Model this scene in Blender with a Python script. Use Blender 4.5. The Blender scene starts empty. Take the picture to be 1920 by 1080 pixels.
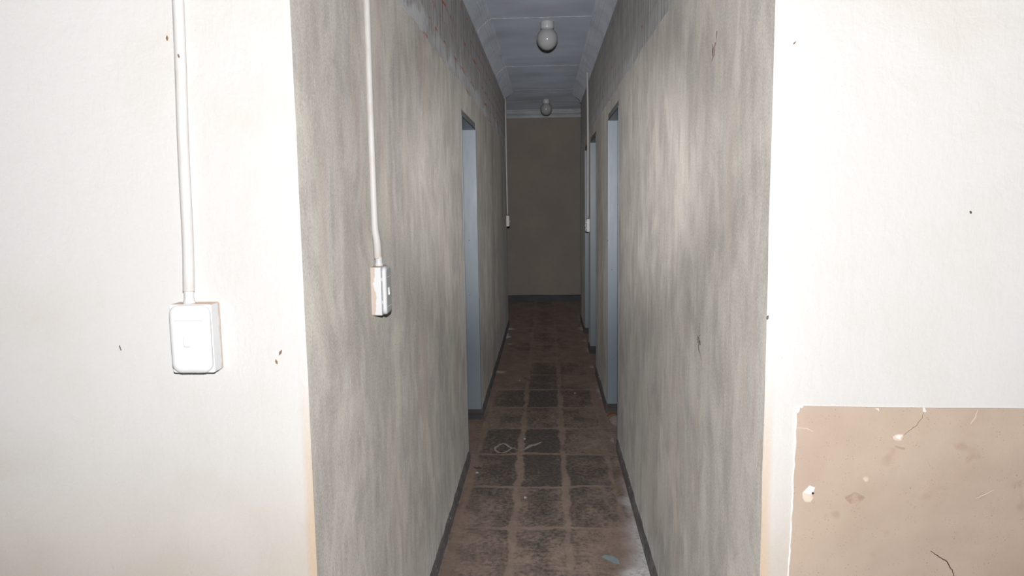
import bpy, bmesh, math, random
from mathutils import Vector, Matrix
random.seed(7)
S = bpy.context.scene
C = S.collection
PI = math.pi

# ------------------------------------------------------------------ dimensions (metres)
XL, XR = -0.46, 0.41            # corridor wall faces
YFL, YFR = 1.362, 1.385         # faces of the two front walls
YEL, YER = 8.8, 9.1             # ends of the corridor side walls
YEND = 10.75                    # end wall
ZC = 2.72                       # ceiling
ZP = 2.105                      # top of the plaster, bare brick above
XO = 3.2                        # outer walls
YB = -2.2
T = 0.14                        # partition thickness

# ------------------------------------------------------------------ node helper
class NT:
    def __init__(s, name, rough=0.8, spec=0.3):
        s.m = bpy.data.materials.new(name); s.m.use_nodes = True
        s.t = s.m.node_tree; s.b = s.t.nodes['Principled BSDF']
        s.b.inputs['Roughness'].default_value = rough
        s.b.inputs['Specular IOR Level'].default_value = spec
        s.b.inputs['Diffuse Roughness'].default_value = 1.0 if rough >= 0.6 and spec < 0.4 else 0.0
        s.tc = s.t.nodes.new('ShaderNodeTexCoord'); s.P = s.tc.outputs['Object']
        sp = s.t.nodes.new('ShaderNodeSeparateXYZ'); s.l(s.P, sp.inputs[0])
        s.x, s.y, s.z = sp.outputs
    def l(s, a, b): s.t.links.new(a, b)
    def put(s, sock, v):
        if hasattr(v, 'is_linked') or hasattr(v, 'links'): s.l(v, sock)
        else: sock.default_value = v
    def mth(s, op, a, b=0.0, c=0.0):
        n = s.t.nodes.new('ShaderNodeMath'); n.operation = op
        for i, v in enumerate((a, b, c)): s.put(n.inputs[i], v)
        return n.outputs[0]
    def add(s, a, b): return s.mth('ADD', a, b)
    def sub(s, a, b): return s.mth('SUBTRACT', a, b)
    def mul(s, a, b): return s.mth('MULTIPLY', a, b)
    def clamp(s, a): return s.mth('MINIMUM', s.mth('MAXIMUM', a, 0.0), 1.0)
    def step(s, v, lo, hi, o0=0.0, o1=1.0):
        n = s.t.nodes.new('ShaderNodeMapRange'); n.interpolation_type = 'SMOOTHSTEP'
        s.put(n.inputs['Value'], v)
        if lo > hi: lo, hi, o0, o1 = hi, lo, o1, o0
        n.inputs['From Min'].default_value = lo; n.inputs['From Max'].default_value = hi
        n.inputs['To Min'].default_value = o0; n.inputs['To Max'].default_value = o1
        return n.outputs[0]
    def vec(s, x, y, z):
        n = s.t.nodes.new('ShaderNodeCombineXYZ')
        for i, v in enumerate((x, y, z)): s.put(n.inputs[i], v)
        return n.outputs[0]
    def scaled(s, sc, off=(0, 0, 0)):
        n = s.t.nodes.new('ShaderNodeMapping'); s.l(s.P, n.inputs[0])
        n.inputs['Scale'].default_value = sc; n.inputs['Location'].default_value = off
        return n.outputs[0]
    def noise(s, v=None, scale=5.0, detail=3.0, rough=0.55, dist=0.0):
        n = s.t.nodes.new('ShaderNodeTexNoise')
        s.l(v if v is not None else s.P, n.inputs['Vector'])
        n.inputs['Scale'].default_value = scale; n.inputs['Detail'].default_value = detail
        n.inputs['Roughness'].default_value = rough; n.inputs['Distortion'].default_value = dist
        return n.outputs['Fac']
    def voro(s, v=None, scale=5.0, out='Distance'):
        n = s.t.nodes.new('ShaderNodeTexVoronoi'); s.l(v if v is not None else s.P, n.inputs['Vector'])
        n.inputs['Scale'].default_value = scale
        return n.outputs[out]
    def white(s, v):
        n = s.t.nodes.new('ShaderNodeTexWhiteNoise'); s.l(v, n.inputs['Vector']); return n.outputs['Value']
    def mix(s, f, a, b):
        n = s.t.nodes.new('ShaderNodeMix'); n.data_type = 'RGBA'
        s.put(n.inputs[0], f)
        for i, v in ((6, a), (7, b)):
            if isinstance(v, tuple): n.inputs[i].default_value = (*v, 1.0)
            else: s.l(v, n.inputs[i])
        return n.outputs[2]
    def col(s, v):
        if isinstance(v, tuple): s.b.inputs['Base Color'].default_value = (*v, 1.0)
        else: s.l(v, s.b.inputs['Base Color'])
        return s
    def bump(s, h, dist=0.002, strength=1.0):
        n = s.t.nodes.new('ShaderNodeBump'); n.inputs['Strength'].default_value = strength
        n.inputs['Distance'].default_value = dist; s.l(h, n.inputs['Height'])
        prev = s.b.inputs['Normal']
        if prev.is_linked: s.l(prev.links[0].from_socket, n.inputs['Normal'])
        s.l(n.outputs[0], prev)
        return s
    def rough(s, v): s.put(s.b.inputs['Roughness'], v); return s

# ------------------------------------------------------------------ materials
def mat_front(name, seed, low):
    n = NT(name, 0.85, 0.2)
    o = (seed, seed * 1.7, seed * 0.6)
    big = n.noise(n.scaled((1, 1, 1), o), 3.2, 3)
    brush = n.noise(n.scaled((60, 1, 14), o), 1.0, 4, 0.6, 0.6)
    fine = n.noise(n.scaled((1, 1, 1), o), 120, 2)
    lump = n.noise(n.scaled((1, 1, 1), o), 14, 3, 0.6, 0.8)
    c = n.mix(n.step(big, 0.45, 0.75), (0.730, 0.716, 0.702), (0.712, 0.680, 0.645))
    # patchy brown grime low on the wall, deepened to paint in weaker light
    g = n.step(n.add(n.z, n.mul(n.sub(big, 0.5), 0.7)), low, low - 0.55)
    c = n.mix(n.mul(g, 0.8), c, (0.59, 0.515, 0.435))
    blot = n.step(n.noise(n.scaled((1, 1, 1), (seed + 9, 0, 3)), 6.5, 2), 0.62, 0.78)
    c = n.mix(n.mul(blot, 0.25), c, (0.70, 0.63, 0.56))
    sp = n.step(n.voro(n.scaled((1, 1, 1), o), 55), 0.05, 0.02)
    gate = n.step(n.noise(n.scaled((1, 1, 1), (seed, 4, 1)), 9, 1), 0.60, 0.66)
    c = n.mix(n.mul(n.mul(sp, gate), 0.6), c, (0.45, 0.30, 0.2))
    # rubbed brown edge next to the corridor corner
    edge = n.mth('ABSOLUTE', n.sub(n.x, (XL + XR) / 2))
    e = n.step(n.add(edge, n.mul(n.sub(big, 0.5), 0.012)), 0.452, 0.436)
    e = n.mul(e, n.step(n.z, 1.25, 0.9))
    c = n.mix(n.mul(e, 0.6), c, (0.64, 0.46, 0.29))
    n.col(c)
    n.bump(n.add(n.mul(brush, 0.5), n.add(n.mul(lump, 1.0), n.mul(fine, 0.35))), 0.006, 0.9)
    return n.m

def mat_plaster(name, seed):
    n = NT(name, 0.9, 0.15)
    o = (seed, seed, seed)
    streak = n.noise(n.scaled((1, 24, 6.0), o), 1.0, 4, 0.6, 0.4)
    grit = n.noise(n.scaled((1, 230, 190), o), 1.0, 3, 0.65)
    patch = n.noise(n.scaled((1, 3.0, 1.9), o), 1.5, 5, 0.62, 0.7)
    cloud = n.noise(n.scaled((1, 6.5, 3.2), (seed + 3, 1, 4)), 1.4, 4, 0.6, 0.6)
    wave = n.noise(n.scaled((1, 1.1, 0.35), o), 1.0, 1)
    c = n.mix(n.step(cloud, 0.33, 0.68), (0.332, 0.307, 0.280), (0.415, 0.388, 0.353))
    c = n.mix(n.mul(n.step(patch, 0.48, 0.68), 0.75), c, (0.503, 0.472, 0.415))
    c = n.mix(n.mul(n.step(patch, 0.46, 0.28), 0.7), c, (0.271, 0.253, 0.236))
    c = n.mix(n.mul(n.step(streak, 0.5, 0.75), 0.30), c, (0.498, 0.466, 0.427))
    c = n.mix(n.mul(n.step(streak, 0.5, 0.28), 0.30), c, (0.249, 0.231, 0.213))
    c = n.mix(n.mul(n.step(grit, 0.52, 0.74), 0.6), c, (0.585, 0.516, 0.471))
    c = n.mix(n.mul(n.step(grit, 0.48, 0.30), 0.55), c, (0.210, 0.206, 0.191))
    rosy = n.noise(n.scaled((1, 5, 1.0), (seed + 5, 2, 1)), 1.0, 3)
    c = n.mix(n.mul(n.step(rosy, 0.52, 0.72), 0.36), c, (0.404, 0.323, 0.278))
    lime = n.step(n.noise(n.scaled((1, 80, 24), (seed, 8, 1)), 1.0, 2), 0.725, 0.79)
    c = n.mix(n.mul(lime, 0.6), c, (0.729, 0.688, 0.583))
    # salts rising from the skirting
    salt = n.noise(n.scaled((1, 26, 5), (seed, 1, 7)), 1.0, 4, 0.7)
    sm = n.mul(n.step(n.add(n.z, n.mul(n.sub(salt, 0.5), 1.1)), 0.30, 0.06), n.step(salt, 0.49, 0.60))
    c = n.mix(n.mul(sm, 0.8), c, (0.641, 0.643, 0.640))
    n.col(c)
    n.bump(wave, 0.06, 0.5)
    n.bump(n.add(n.mul(streak, 0.5), n.mul(grit, 0.8)), 0.0016, 0.5)
    return n.m

def mat_brick(name, seed, chips, trowel=1.0, tone=(1.0, 1.0, 1.0)):
    n = NT(name, 0.9, 0.15)
    v = n.vec(n.add(n.y, n.mul(n.noise(None, 9, 2), 0.05)), n.add(n.z, n.mul(n.noise(None, 12, 2), 0.03)), 0.0)
    bk = n.t.nodes.new('ShaderNodeTexBrick'); n.l(v, bk.inputs['Vector'])
    bk.inputs['Scale'].default_value = 1.0; bk.inputs['Brick Width'].default_value = 0.235
    bk.inputs['Row Height'].default_value = 0.086; bk.inputs['Mortar Size'].default_value = 0.0075
    bk.inputs['Mortar Smooth'].default_value = 0.35
    mort = bk.outputs['Fac']
    streak = n.noise(n.scaled((1, 60, 5), (seed, 0, 0)), 1.0, 4, 0.6)
    patch = n.noise(n.scaled((1, 1.6, 3), (seed, 3, 0)), 2.0, 3)
    c = n.mix(n.step(streak, 0.3, 0.7), (0.253, 0.244, 0.240), (0.439, 0.426, 0.416))
    # thin trowelled grey-blue coat creeping up from the plaster edge
    tro = n.step(n.add(n.z, n.mul(n.sub(n.noise(n.scaled((1, 2.3, 4), (seed, 5, 2)), 1.4, 4, 0.6), 0.5), 0.42)), 2.225, 2.16)
    gt = n.step(n.noise(n.scaled((1, 1.1, 2), (seed, 1, 6)), 1.3, 3, 0.6), 0.36, 0.62)
    tro = n.mul(tro, n.mul(gt, trowel))
    c = n.mix(n.mul(tro, 0.8), c, (0.545, 0.545, 0.560))
    scr = n.step(n.noise(n.scaled((1, 90, 7), (seed, 2, 9)), 1.0, 2), 0.70, 0.76)
    c = n.mix(n.mul(scr, 0.6), c, (0.780, 0.764, 0.747))
    chip = n.noise(n.scaled((1, 8, 17), (seed, 7, 4)), 1.0, 3, 0.65)
    cm = n.mul(n.step(chip, chips, chips + 0.04), n.step(n.add(mort, n.mul(n.noise(None, 50, 2), 0.35)), 0.22, 0.5))
    cm = n.mul(cm, n.sub(1.0, n.mul(tro, 0.9)))
    c = n.mix(cm, c, (0.425, 0.131, 0.062))
    if tone[0] < 1.0: c = n.mix(1.0 - tone[0], c, (0.06, 0.058, 0.055))
    n.col(c)
    n.bump(n.add(n.mul(mort, -0.45), n.mul(n.noise(None, 40, 4, 0.65), 0.6)), 0.004, 0.45)
    return n.m

def mat_ceiling():
    n = NT('ceiling_paint', 0.6, 0.35)
    sag = n.noise(n.scaled((1.2, 1.3, 1)), 1.0, 2)
    dirt = n.noise(n.scaled((1.6, 1.2, 1), (3, 1, 0)), 1.2, 2, 0.5)
    c = n.mix(n.step(dirt, 0.35, 0.8), (0.551, 0.600, 0.689), (0.413, 0.448, 0.510))
    br = n.step(n.noise(n.scaled((2, 1.3, 1), (8, 3, 0)), 1.0, 3), 0.62, 0.8)
    c = n.mix(n.mul(br, 0.4), c, (0.455, 0.413, 0.372))
    sp = n.step(n.voro(None, 13), 0.055, 0.03)
    c = n.mix(n.mul(sp, 0.7), c, (0.854, 0.868, 0.882))
    n.col(c); n.bump(sag, 0.09, 0.5); n.bump(n.noise(None, 70, 2), 0.0008, 0.4)
    return n.m

def mat_cornice():
    n = NT('cornice_plaster', 0.65, 0.3)
    d = n.noise(n.scaled((4, 2, 4)), 1.5, 4, 0.6)
    c = n.mix(n.step(d, 0.4, 0.75), (0.60, 0.635, 0.70), (0.47, 0.50, 0.555))
    n.col(c); n.bump(n.noise(None, 25, 3), 0.003, 0.5)
    return n.m

def mat_floor():
    n = NT('dusty_slate_paving', 0.75, 0.25)
    w1 = n.sub(n.noise(None, 5, 3), 0.5); w2 = n.sub(n.noise(n.scaled((1, 1, 1), (5, 9, 0)), 5, 3), 0.5)
    w3 = n.sub(n.noise(n.scaled((1, 1, 1), (2, 4, 0)), 30, 4, 0.65), 0.5)
    X = n.add(n.add(n.x, n.mul(w1, 0.055)), n.mul(w3, 0.030))
    Y = n.add(n.add(n.y, n.mul(w2, 0.085)), n.mul(w3, 0.035))
    u = n.mth('DIVIDE', n.sub(X, 0.086), 0.252)
    v = n.mth('DIVIDE', n.sub(Y, 3.255), 0.494)
    cu, cv = n.mth('FLOOR', u), n.mth('FLOOR', v)
    du = n.mul(n.mth('ABSOLUTE', n.sub(n.mth('FRACT', n.add(u, 0.5)), 0.5)), 0.252)
    dv = n.mul(n.mth('ABSOLUTE', n.sub(n.mth('FRACT', n.add(v, 0.5)), 0.5)), 0.494)
    wide = n.noise(n.scaled((1, 1, 1), (1, 2, 0)), 4.0, 3)
    wv = n.mul(n.sub(wide, 0.5), 0.055)
    ju = n.step(n.sub(du, wv), 0.026, 0.010)
    jv = n.step(n.sub(dv, n.mul(wv, 0.5)), 0.021, 0.008)
    joint = n.mth('MAXIMUM', ju, jv)
    rnd = n.white(n.vec(cu, cv, 0.0))
    rnd2 = n.white(n.vec(cv, cu, 3.0))
    fleck = n.noise(n.scaled((1, 1, 1), (4, 4, 0)), 48, 6, 0.72)
    blotch = n.noise(n.scaled((1, 0.8, 1), (7, 1, 0)), 9, 5, 0.68, 0.3)
    slate = n.mix(n.step(fleck, 0.36, 0.66), (0.062, 0.052, 0.046), (0.140, 0.116, 0.098))
    slate = n.mix(n.mul(rnd, 0.4), slate, (0.075, 0.066, 0.064))
    dust_c = n.mix(n.step(n.add(n.mul(blotch, 0.6), n.mul(fleck, 0.4)), 0.42, 0.60), (0.215, 0.160, 0.130), (0.270, 0.200, 0.163))
    # dust lying on the slabs: more at the walls, and patchy
    away = n.mth('ABSOLUTE', n.add(n.x, 0.03))
    big = n.noise(n.scaled((1.8, 1.0, 1), (3, 6, 0)), 1.4, 4, 0.65)
    dm = n.add(n.add(n.mul(big, 0.85), n.mul(blotch, 0.75)), n.add(n.mul(away, 0.95), n.mul(n.sub(rnd2, 0.5), 0.34)))
    dm = n.add(dm, n.mul(n.sub(fleck, 0.5), 0.9))
    dm = n.add(dm, n.add(n.step(n.y, 5.2, 6.6, 0.0, 0.24), n.step(n.y, 3.6, 2.9, 0.0, 0.05)))
    dm = n.step(dm, 0.72, 1.32)
    dust = n.mth('MAXIMUM', n.mul(dm, 0.85), n.mul(joint, n.step(wide, 0.25, 0.5, 0.55, 0.9)))
    c = n.mix(dust, slate, dust_c)
    # reddish earth at the wall edges
    red = n.mul(n.step(away, 0.34, 0.46), n.step(n.noise(None, 3, 2), 0.4, 0.6))
    c = n.mix(n.mul(red, 0.45), c, (0.225, 0.140, 0.103))
    # white lime salts against the skirtings
    sn = n.noise(n.scaled((1, 0.8, 1), (1, 7, 0)), 3.0, 2)
    sf = n.noise(n.scaled((1, 1, 1), (9, 2, 0)), 55, 5, 0.75)
    sg = n.noise(n.scaled((1, 0.6, 1), (2, 6, 0)), 9, 3, 0.6)
    d_r = n.sub(XR - 0.01, n.x); d_l = n.sub(n.x, XL + 0.01)
    near = n.step(n.y, 4.0, 2.7)
    wr = n.add(n.mul(near, 0.115), n.mul(n.step(sn, 0.50, 0.68), 0.065))
    sr = n.step(n.sub(wr, n.add(d_r, n.add(n.mul(n.sub(sf, 0.5), 0.12), n.mul(n.sub(sg, 0.5), 0.12)))), -0.02, 0.12)
    sr = n.mul(sr, n.step(d_r, -0.004, 0.0))
    sl = n.step(n.sub(n.mul(n.mul(n.step(sn, 0.48, 0.6), n.step(n.y, 5.3, 6.4)), 0.10), n.add(d_l, n.mul(n.sub(sf, 0.5), 0.12))), -0.01, 0.09)
    sl = n.mul(n.mul(sl, n.step(d_l, -0.004, 0.0)), n.step(n.y, 8.75, 8.6))
    salt = n.mul(n.mth('MAXIMUM', sr, sl), n.step(sf, 0.22, 0.62))
    c = n.mix(n.mul(salt, 0.85), c, (0.62, 0.61, 0.62))
    crumb = n.mul(n.step(n.voro(None, 60), 0.12, 0.06), n.step(n.noise(None, 6, 2), 0.52, 0.66))
    c = n.mix(n.mul(crumb, 0.5), c, (0.45, 0.42, 0.39))
    n.col(c)
    n.rough(n.step(dust, 0.0, 1.0, 0.62, 0.95))
    n.bump(n.add(n.mul(joint, -0.5), n.add(n.mul(fleck, 0.5), n.mul(blotch, 0.3))), 0.005, 0.5)
    return n.m

def mat_simple(name, c, rough=0.6, spec=0.4, var=0.0, c2=None, scale=20, bump=0.0):
    n = NT(name, rough, spec)
    if c2: n.col(n.mix(n.step(n.noise(None, scale, 4, 0.6), 0.38, 0.66), c, c2))
    else: n.col(n.mix(n.step(n.noise(None, scale, 3), 0.3, 0.7), c, tuple(k * (1 - var) for k in c)))
    if bump: n.bump(n.noise(None, scale * 2, 3), bump, 0.5)
    return n.m

def mat_end():
    n = NT('end_wall_paint', 0.8, 0.25)
    a = n.noise(n.scaled((1, 1, 1), (2, 0, 5)), 1.6, 4, 0.6)
    c = n.mix(n.step(a, 0.35, 0.7), (0.48, 0.425, 0.38), (0.55, 0.475, 0.415))
    sp = n.step(n.voro(None, 16), 0.05, 0.025)
    c = n.mix(n.mul(sp, 0.6), c, (0.6, 0.57, 0.5))
    n.col(c); n.bump(n.noise(None, 40, 3), 0.002, 0.5)
    return n.m

def mat_skirt():
    n = NT('grey_skirting_paint', 0.7, 0.3)
    a = n.noise(n.scaled((1, 14, 30)), 1.0, 4, 0.7)
    c = n.mix(n.step(a, 0.35, 0.7), (0.085, 0.078, 0.08), (0.15, 0.135, 0.13))
    chip = n.step(n.noise(n.scaled((1, 22, 22), (4, 2, 1)), 1.0, 3, 0.7), 0.64, 0.70)
    c = n.mix(n.mul(chip, 0.7), c, (0.40, 0.40, 0.40))
    n.col(c); n.bump(n.noise(None, 60, 3), 0.003, 0.6)
    return n.m

def mat_frame():
    n = NT('blue_grey_gloss_enamel', 0.36, 0.4)
    a = n.noise(n.scaled((6, 6, 1.2)), 1.0, 3)
    c = n.mix(n.step(a, 0.35, 0.7), (0.265, 0.315, 0.36), (0.305, 0.35, 0.39))
    chip = n.step(n.noise(n.scaled((1, 1, 1)), 38, 2), 0.745, 0.77)
    c = n.mix(chip, c, (0.12, 0.11, 0.105))
    n.col(c)
    n.bump(n.noise(None, 120, 2), 0.0005, 0.35); n.bump(n.noise(n.scaled((1, 1, 0.35)), 9, 2), 0.004, 0.4)
    return n.m

def mat_poster():
    n = NT('tan_paper_sheet', 0.55, 0.4)
    a = n.noise(n.scaled((1, 1, 1)), 5, 4, 0.6)
    c = n.mix(n.step(a, 0.35, 0.68), (0.66, 0.525, 0.42), (0.60, 0.465, 0.37))
    tone = n.step(n.add(n.x, n.mul(n.sub(a, 0.5), 0.3)), 0.5, 0.85)  # paints the flash falloff into the sheet: darker towards the right
    c = n.mix(n.mul(tone, 0.5), c, (0.55, 0.43, 0.36))
    rose = n.step(n.noise(n.scaled((1, 1, 1), (3, 3, 3)), 15, 2), 0.62, 0.72)
    c = n.mix(n.mul(n.mul(rose, n.step(n.z, 1.0, 0.85)), 0.5), c, (0.50, 0.33, 0.26))
    sp = n.step(n.add(n.voro(n.scaled((1, 1, 1)), 190), n.mul(n.noise(n.scaled((1, 1, 1)), 90, 1), 0.25)), 0.34, 0.22)
    gate = n.step(n.noise(n.scaled((1, 1, 1), (5, 5, 1)), 26, 2), 0.42, 0.60)
    low = n.step(n.add(n.z, n.mul(n.sub(a, 0.5), 0.2)), 1.05, 0.85, 0.35, 1.0)
    c = n.mix(n.mul(n.mul(n.mul(sp, gate), low), 0.55), c, (0.27, 0.19, 0.14))
    # damp waviness under the top edge
    fold = n.step(n.mth('ABSOLUTE', n.sub(n.z, n.add(1.083, n.mul(n.noise(n.scaled((9, 1, 1)), 1.0, 2), 0.012)))), 0.013, 0.0)
    n.col(c); n.bump(n.add(n.mul(fold, 1.0), n.mul(n.noise(n.scaled((1, 1, 1)), 9, 2), 1.0)), 0.004, 0.6)
    n.bump(n.noise(None, 200, 2), 0.0006, 0.5)
    return n.m

def mat_plastic(name, dust):
    """white moulded plastic with tan dust in the top and rear corners of the box"""
    n = NT(name, 0.38, 0.45)
    c = n.mix(n.step(n.noise(None, 30, 3), 0.4, 0.7), (0.91, 0.915, 0.92), (0.88, 0.885, 0.89))
    if dust:
        ge = n.t.nodes.new('ShaderNodeNewGeometry'); sp = n.t.nodes.new('ShaderNodeSeparateXYZ')
        n.l(ge.outputs['Normal'], sp.inputs[0])
        up = n.step(sp.outputs[2], 0.5, 0.8)
        # object space: -z of the fitting lies on the wall
        back = n.step(n.add(n.z, n.mul(n.sub(n.noise(n.scaled((1, 1, 1)), 26, 2), 0.5), 0.026)), 0.0100, 0.0085)
        c = n.mix(n.mul(n.mth('MAXIMUM', up, n.mul(back, 0.75)), 0.9), c, (0.66, 0.47, 0.33))
    n.col(c)
    return n.m

def mat_pipe():
    n = NT('painted_conduit', 0.5, 0.4)
    a = n.noise(n.scaled((40, 40, 9)), 1.0, 4, 0.65)
    c = n.mix(n.step(a, 0.45, 0.75), (0.79, 0.765, 0.745), (0.70, 0.62, 0.55))
    n.col(c); n.bump(a, 0.0015, 0.5)
    return n.m

M = dict(
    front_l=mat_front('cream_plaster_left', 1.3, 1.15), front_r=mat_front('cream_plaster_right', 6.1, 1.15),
    plaster_l=mat_plaster('grey_plaster_left', 2.2), plaster_r=mat_plaster('grey_plaster_right', 11.4),
    brick_l=mat_brick('grey_brick_left', 3.0, 0.545, 1.0, (0.82,) * 3), brick_r=mat_brick('grey_brick_right', 8.0, 0.640, 0.45, (0.78,) * 3),
    ceiling=mat_ceiling(), cornice=mat_cornice(), floor=mat_floor(), end=mat_end(), skirt=mat_skirt(), frame=mat_frame(),
    lintel=mat_simple('raw_lintel', (0.10, 0.10, 0.10), 0.9, 0.1, c2=(0.20, 0.20, 0.195), scale=70, bump=0.003),
    bead=mat_simple('joint_filler', (0.82, 0.83, 0.85), 0.8, 0.2, c2=(0.60, 0.61, 0.64), scale=40),
    plastic=mat_plastic('white_plastic', True), plate=mat_plastic('white_plastic_plate', False), pipe=mat_pipe(),
    globe=mat_simple('opal_glass', (0.62, 0.62, 0.63), 0.12, 0.5, var=0.06, scale=12),
    base=mat_simple('white_lamp_holder', (0.78, 0.78, 0.80), 0.3, 0.5, var=0.05),
    room=mat_simple('room_paint', (0.85, 0.83, 0.80), 0.85, 0.2, var=0.05, scale=4),
    poster=mat_poster(),
    torn=mat_simple('torn_paper_core', (0.84, 0.83, 0.81), 0.9, 0.1, var=0.05, scale=90),
    patch=mat_simple('scuffed_paper', (0.79, 0.70, 0.60), 0.9, 0.1, c2=(0.72, 0.58, 0.46), scale=60),
    dark=mat_simple('dark_gap', (0.05, 0.04, 0.035), 0.9, 0.1, var=0.2),
    crack=mat_simple('crack_brown', (0.30, 0.21, 0.16), 0.9, 0.1, var=0.3, scale=120),
    strip=mat_simple('pale_plastic_strip', (0.28, 0.23, 0.20), 0.6, 0.3, c2=(0.34, 0.305, 0.295), scale=40),
    twig=mat_simple('dark_twig', (0.05, 0.035, 0.03), 0.9, 0.1, var=0.3, scale=90),
    leaf=mat_simple('rust_leaf', (0.30, 0.085, 0.025), 0.7, 0.3, c2=(0.18, 0.05, 0.02), scale=60),
    chip=mat_simple('blue_paint_chip', (0.21, 0.255, 0.265), 0.6, 0.3, var=0.15, scale=50),
    flake=mat_simple('lime_flake', (0.52, 0.49, 0.46), 0.9, 0.1, var=0.2, scale=80),
    bug=mat_simple('dead_insect', (0.12, 0.085, 0.06), 0.8, 0.2, var=0.3, scale=300),
    cocoon=mat_simple('brown_cocoon', (0.42, 0.26, 0.16), 0.85, 0.1, var=0.3, scale=300),
    moth=mat_simple('moth_dust', (0.33, 0.25, 0.20), 0.9, 0.1, var=0.3, scale=200),
    rubble=mat_simple('pale_rubble', (0.36, 0.31, 0.275), 0.95, 0.1, c2=(0.27, 0.20, 0.16), scale=60, bump=0.004),
)

# ------------------------------------------------------------------ geometry helpers
def obj(name, bm, mat, parent=None, smooth=False, loc=None, rot=None):
    bmesh.ops.recalc_face_normals(bm, faces=bm.faces)
    me = bpy.data.meshes.new(name); bm.to_mesh(me); bm.free()
    o = bpy.data.objects.new(name, me); C.objects.link(o)
    me.materials.append(M[mat] if isinstance(mat, str) else mat)
    if smooth:
        for p in me.polygons: p.use_smooth = True
    if loc: o.location = loc
    if rot: o.rotation_euler = rot
    if parent: o.parent = parent
    return o
def tag(o, label, cat, group=None):
    o['label'] = label; o['category'] = cat
    if group: o['group'] = group
    return o
def struct(o, label=None, cat=None):
    o['kind'] = 'structure'
    if label: o['label'] = label
    if cat: o['category'] = cat
    return o
def empty(name, loc=(0, 0, 0), rot=(0, 0, 0)):
    o = bpy.data.objects.new(name, None); C.objects.link(o); o.location = loc; o.rotation_euler = rot
    o.empty_display_size = 0.05
    return o
def box(bm, x0, x1, y0, y1, z0, z1):
    vs = [bm.verts.new((x, y, z)) for x in (x0, x1) for y in (y0, y1) for z in (z0, z1)]
    for f in ((0, 1, 3, 2), (4, 6, 7, 5), (0, 4, 5, 1), (2, 3, 7, 6), (0, 2, 6, 4), (1, 5, 7, 3)):
        bm.faces.new([vs[i] for i in f])
def boxes(*bs):
    bm = bmesh.new()
    for b in bs: box(bm, *b)
    return bm
def tube(bm, pts, r, seg=12, cap=True):
    """r: number or list of radii"""
    pts = [Vector(p) for p in pts]; rs = r if isinstance(r, (list, tuple)) else [r] * len(pts)
    rings = []; ref = None
    for i, p in enumerate(pts):
        t = (pts[min(i + 1, len(pts) - 1)] - pts[max(i - 1, 0)]).normalized()
        if ref is None: ref = Vector((1, 0, 0)) if abs(t.x) < 0.9 else Vector((0, 1, 0))
        a = (ref - t * ref.dot(t)).normalized(); b = t.cross(a); ref = a
        rings.append([bm.verts.new(p + rs[i] * (math.cos(k * 2 * PI / seg) * a + math.sin(k * 2 * PI / seg) * b)) for k in range(seg)])
    for i in range(len(rings) - 1):
        for k in range(seg):
            bm.faces.new((rings[i][k], rings[i][(k + 1) % seg], rings[i + 1][(k + 1) % seg], rings[i + 1][k]))
    if cap: bm.faces.new(rings[0]); bm.faces.new(rings[-1])
    return bm
def lathe(prof, seg=48):
    bm = bmesh.new(); rings = []
    for r, z in prof:
        rings.append([bm.verts.new((max(r, 1e-5) * math.cos(k * 2 * PI / seg), max(r, 1e-5) * math.sin(k * 2 * PI / seg), z)) for k in range(seg)])
    for i in range(len(rings) - 1):
        for k in range(seg):
            bm.faces.new((rings[i][k], rings[i][(k + 1) % seg], rings[i + 1][(k + 1) % seg], rings[i + 1][k]))
    bm.faces.new(rings[0]); bm.faces.new(rings[-1])
    return bm
def prism(outline, z0, z1):
    """outline in local XY extruded in z"""
    bm = bmesh.new()
    a = [bm.verts.new((x, y, z0)) for x, y in outline]; b = [bm.verts.new((x, y, z1)) for x, y in outline]
    n = len(a)
    bm.faces.new(a); bm.faces.new(b)
    for i in range(n): bm.faces.new((a[i], a[(i + 1) % n], b[(i + 1) % n], b[i]))
    return bm
def bevel(bm, w, seg=3, test=None):
    es = [e for e in bm.edges if test is None or test(e)]
    bmesh.ops.bevel(bm, geom=es, offset=w, segments=seg, profile=0.5, affect='EDGES')
    return bm
def rrect(w, h, r, n=6):
    pts = []
    for cx, cy, a0 in ((w / 2 - r, h / 2 - r, 0), (-w / 2 + r, h / 2 - r, 90), (-w / 2 + r, -h / 2 + r, 180), (w / 2 - r, -h / 2 + r, 270)):
        for i in range(n + 1):
            a = math.radians(a0 + 90 * i / n); pts.append((cx + r * math.cos(a), cy + r * math.sin(a)))
    return pts
def blob(bm, c, r, seed=0, sub=2, jit=0.15):
    rnd = random.Random(seed)
    g = bmesh.ops.create_icosphere(bm, subdivisions=sub, radius=1.0)
    for v in g['verts']:
        k = 1 + rnd.uniform(-jit, jit)
        v.co = Vector((c[0] + v.co.x * r[0] * k, c[1] + v.co.y * r[1] * k, c[2] + v.co.z * r[2] * k))
    return bm

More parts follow.
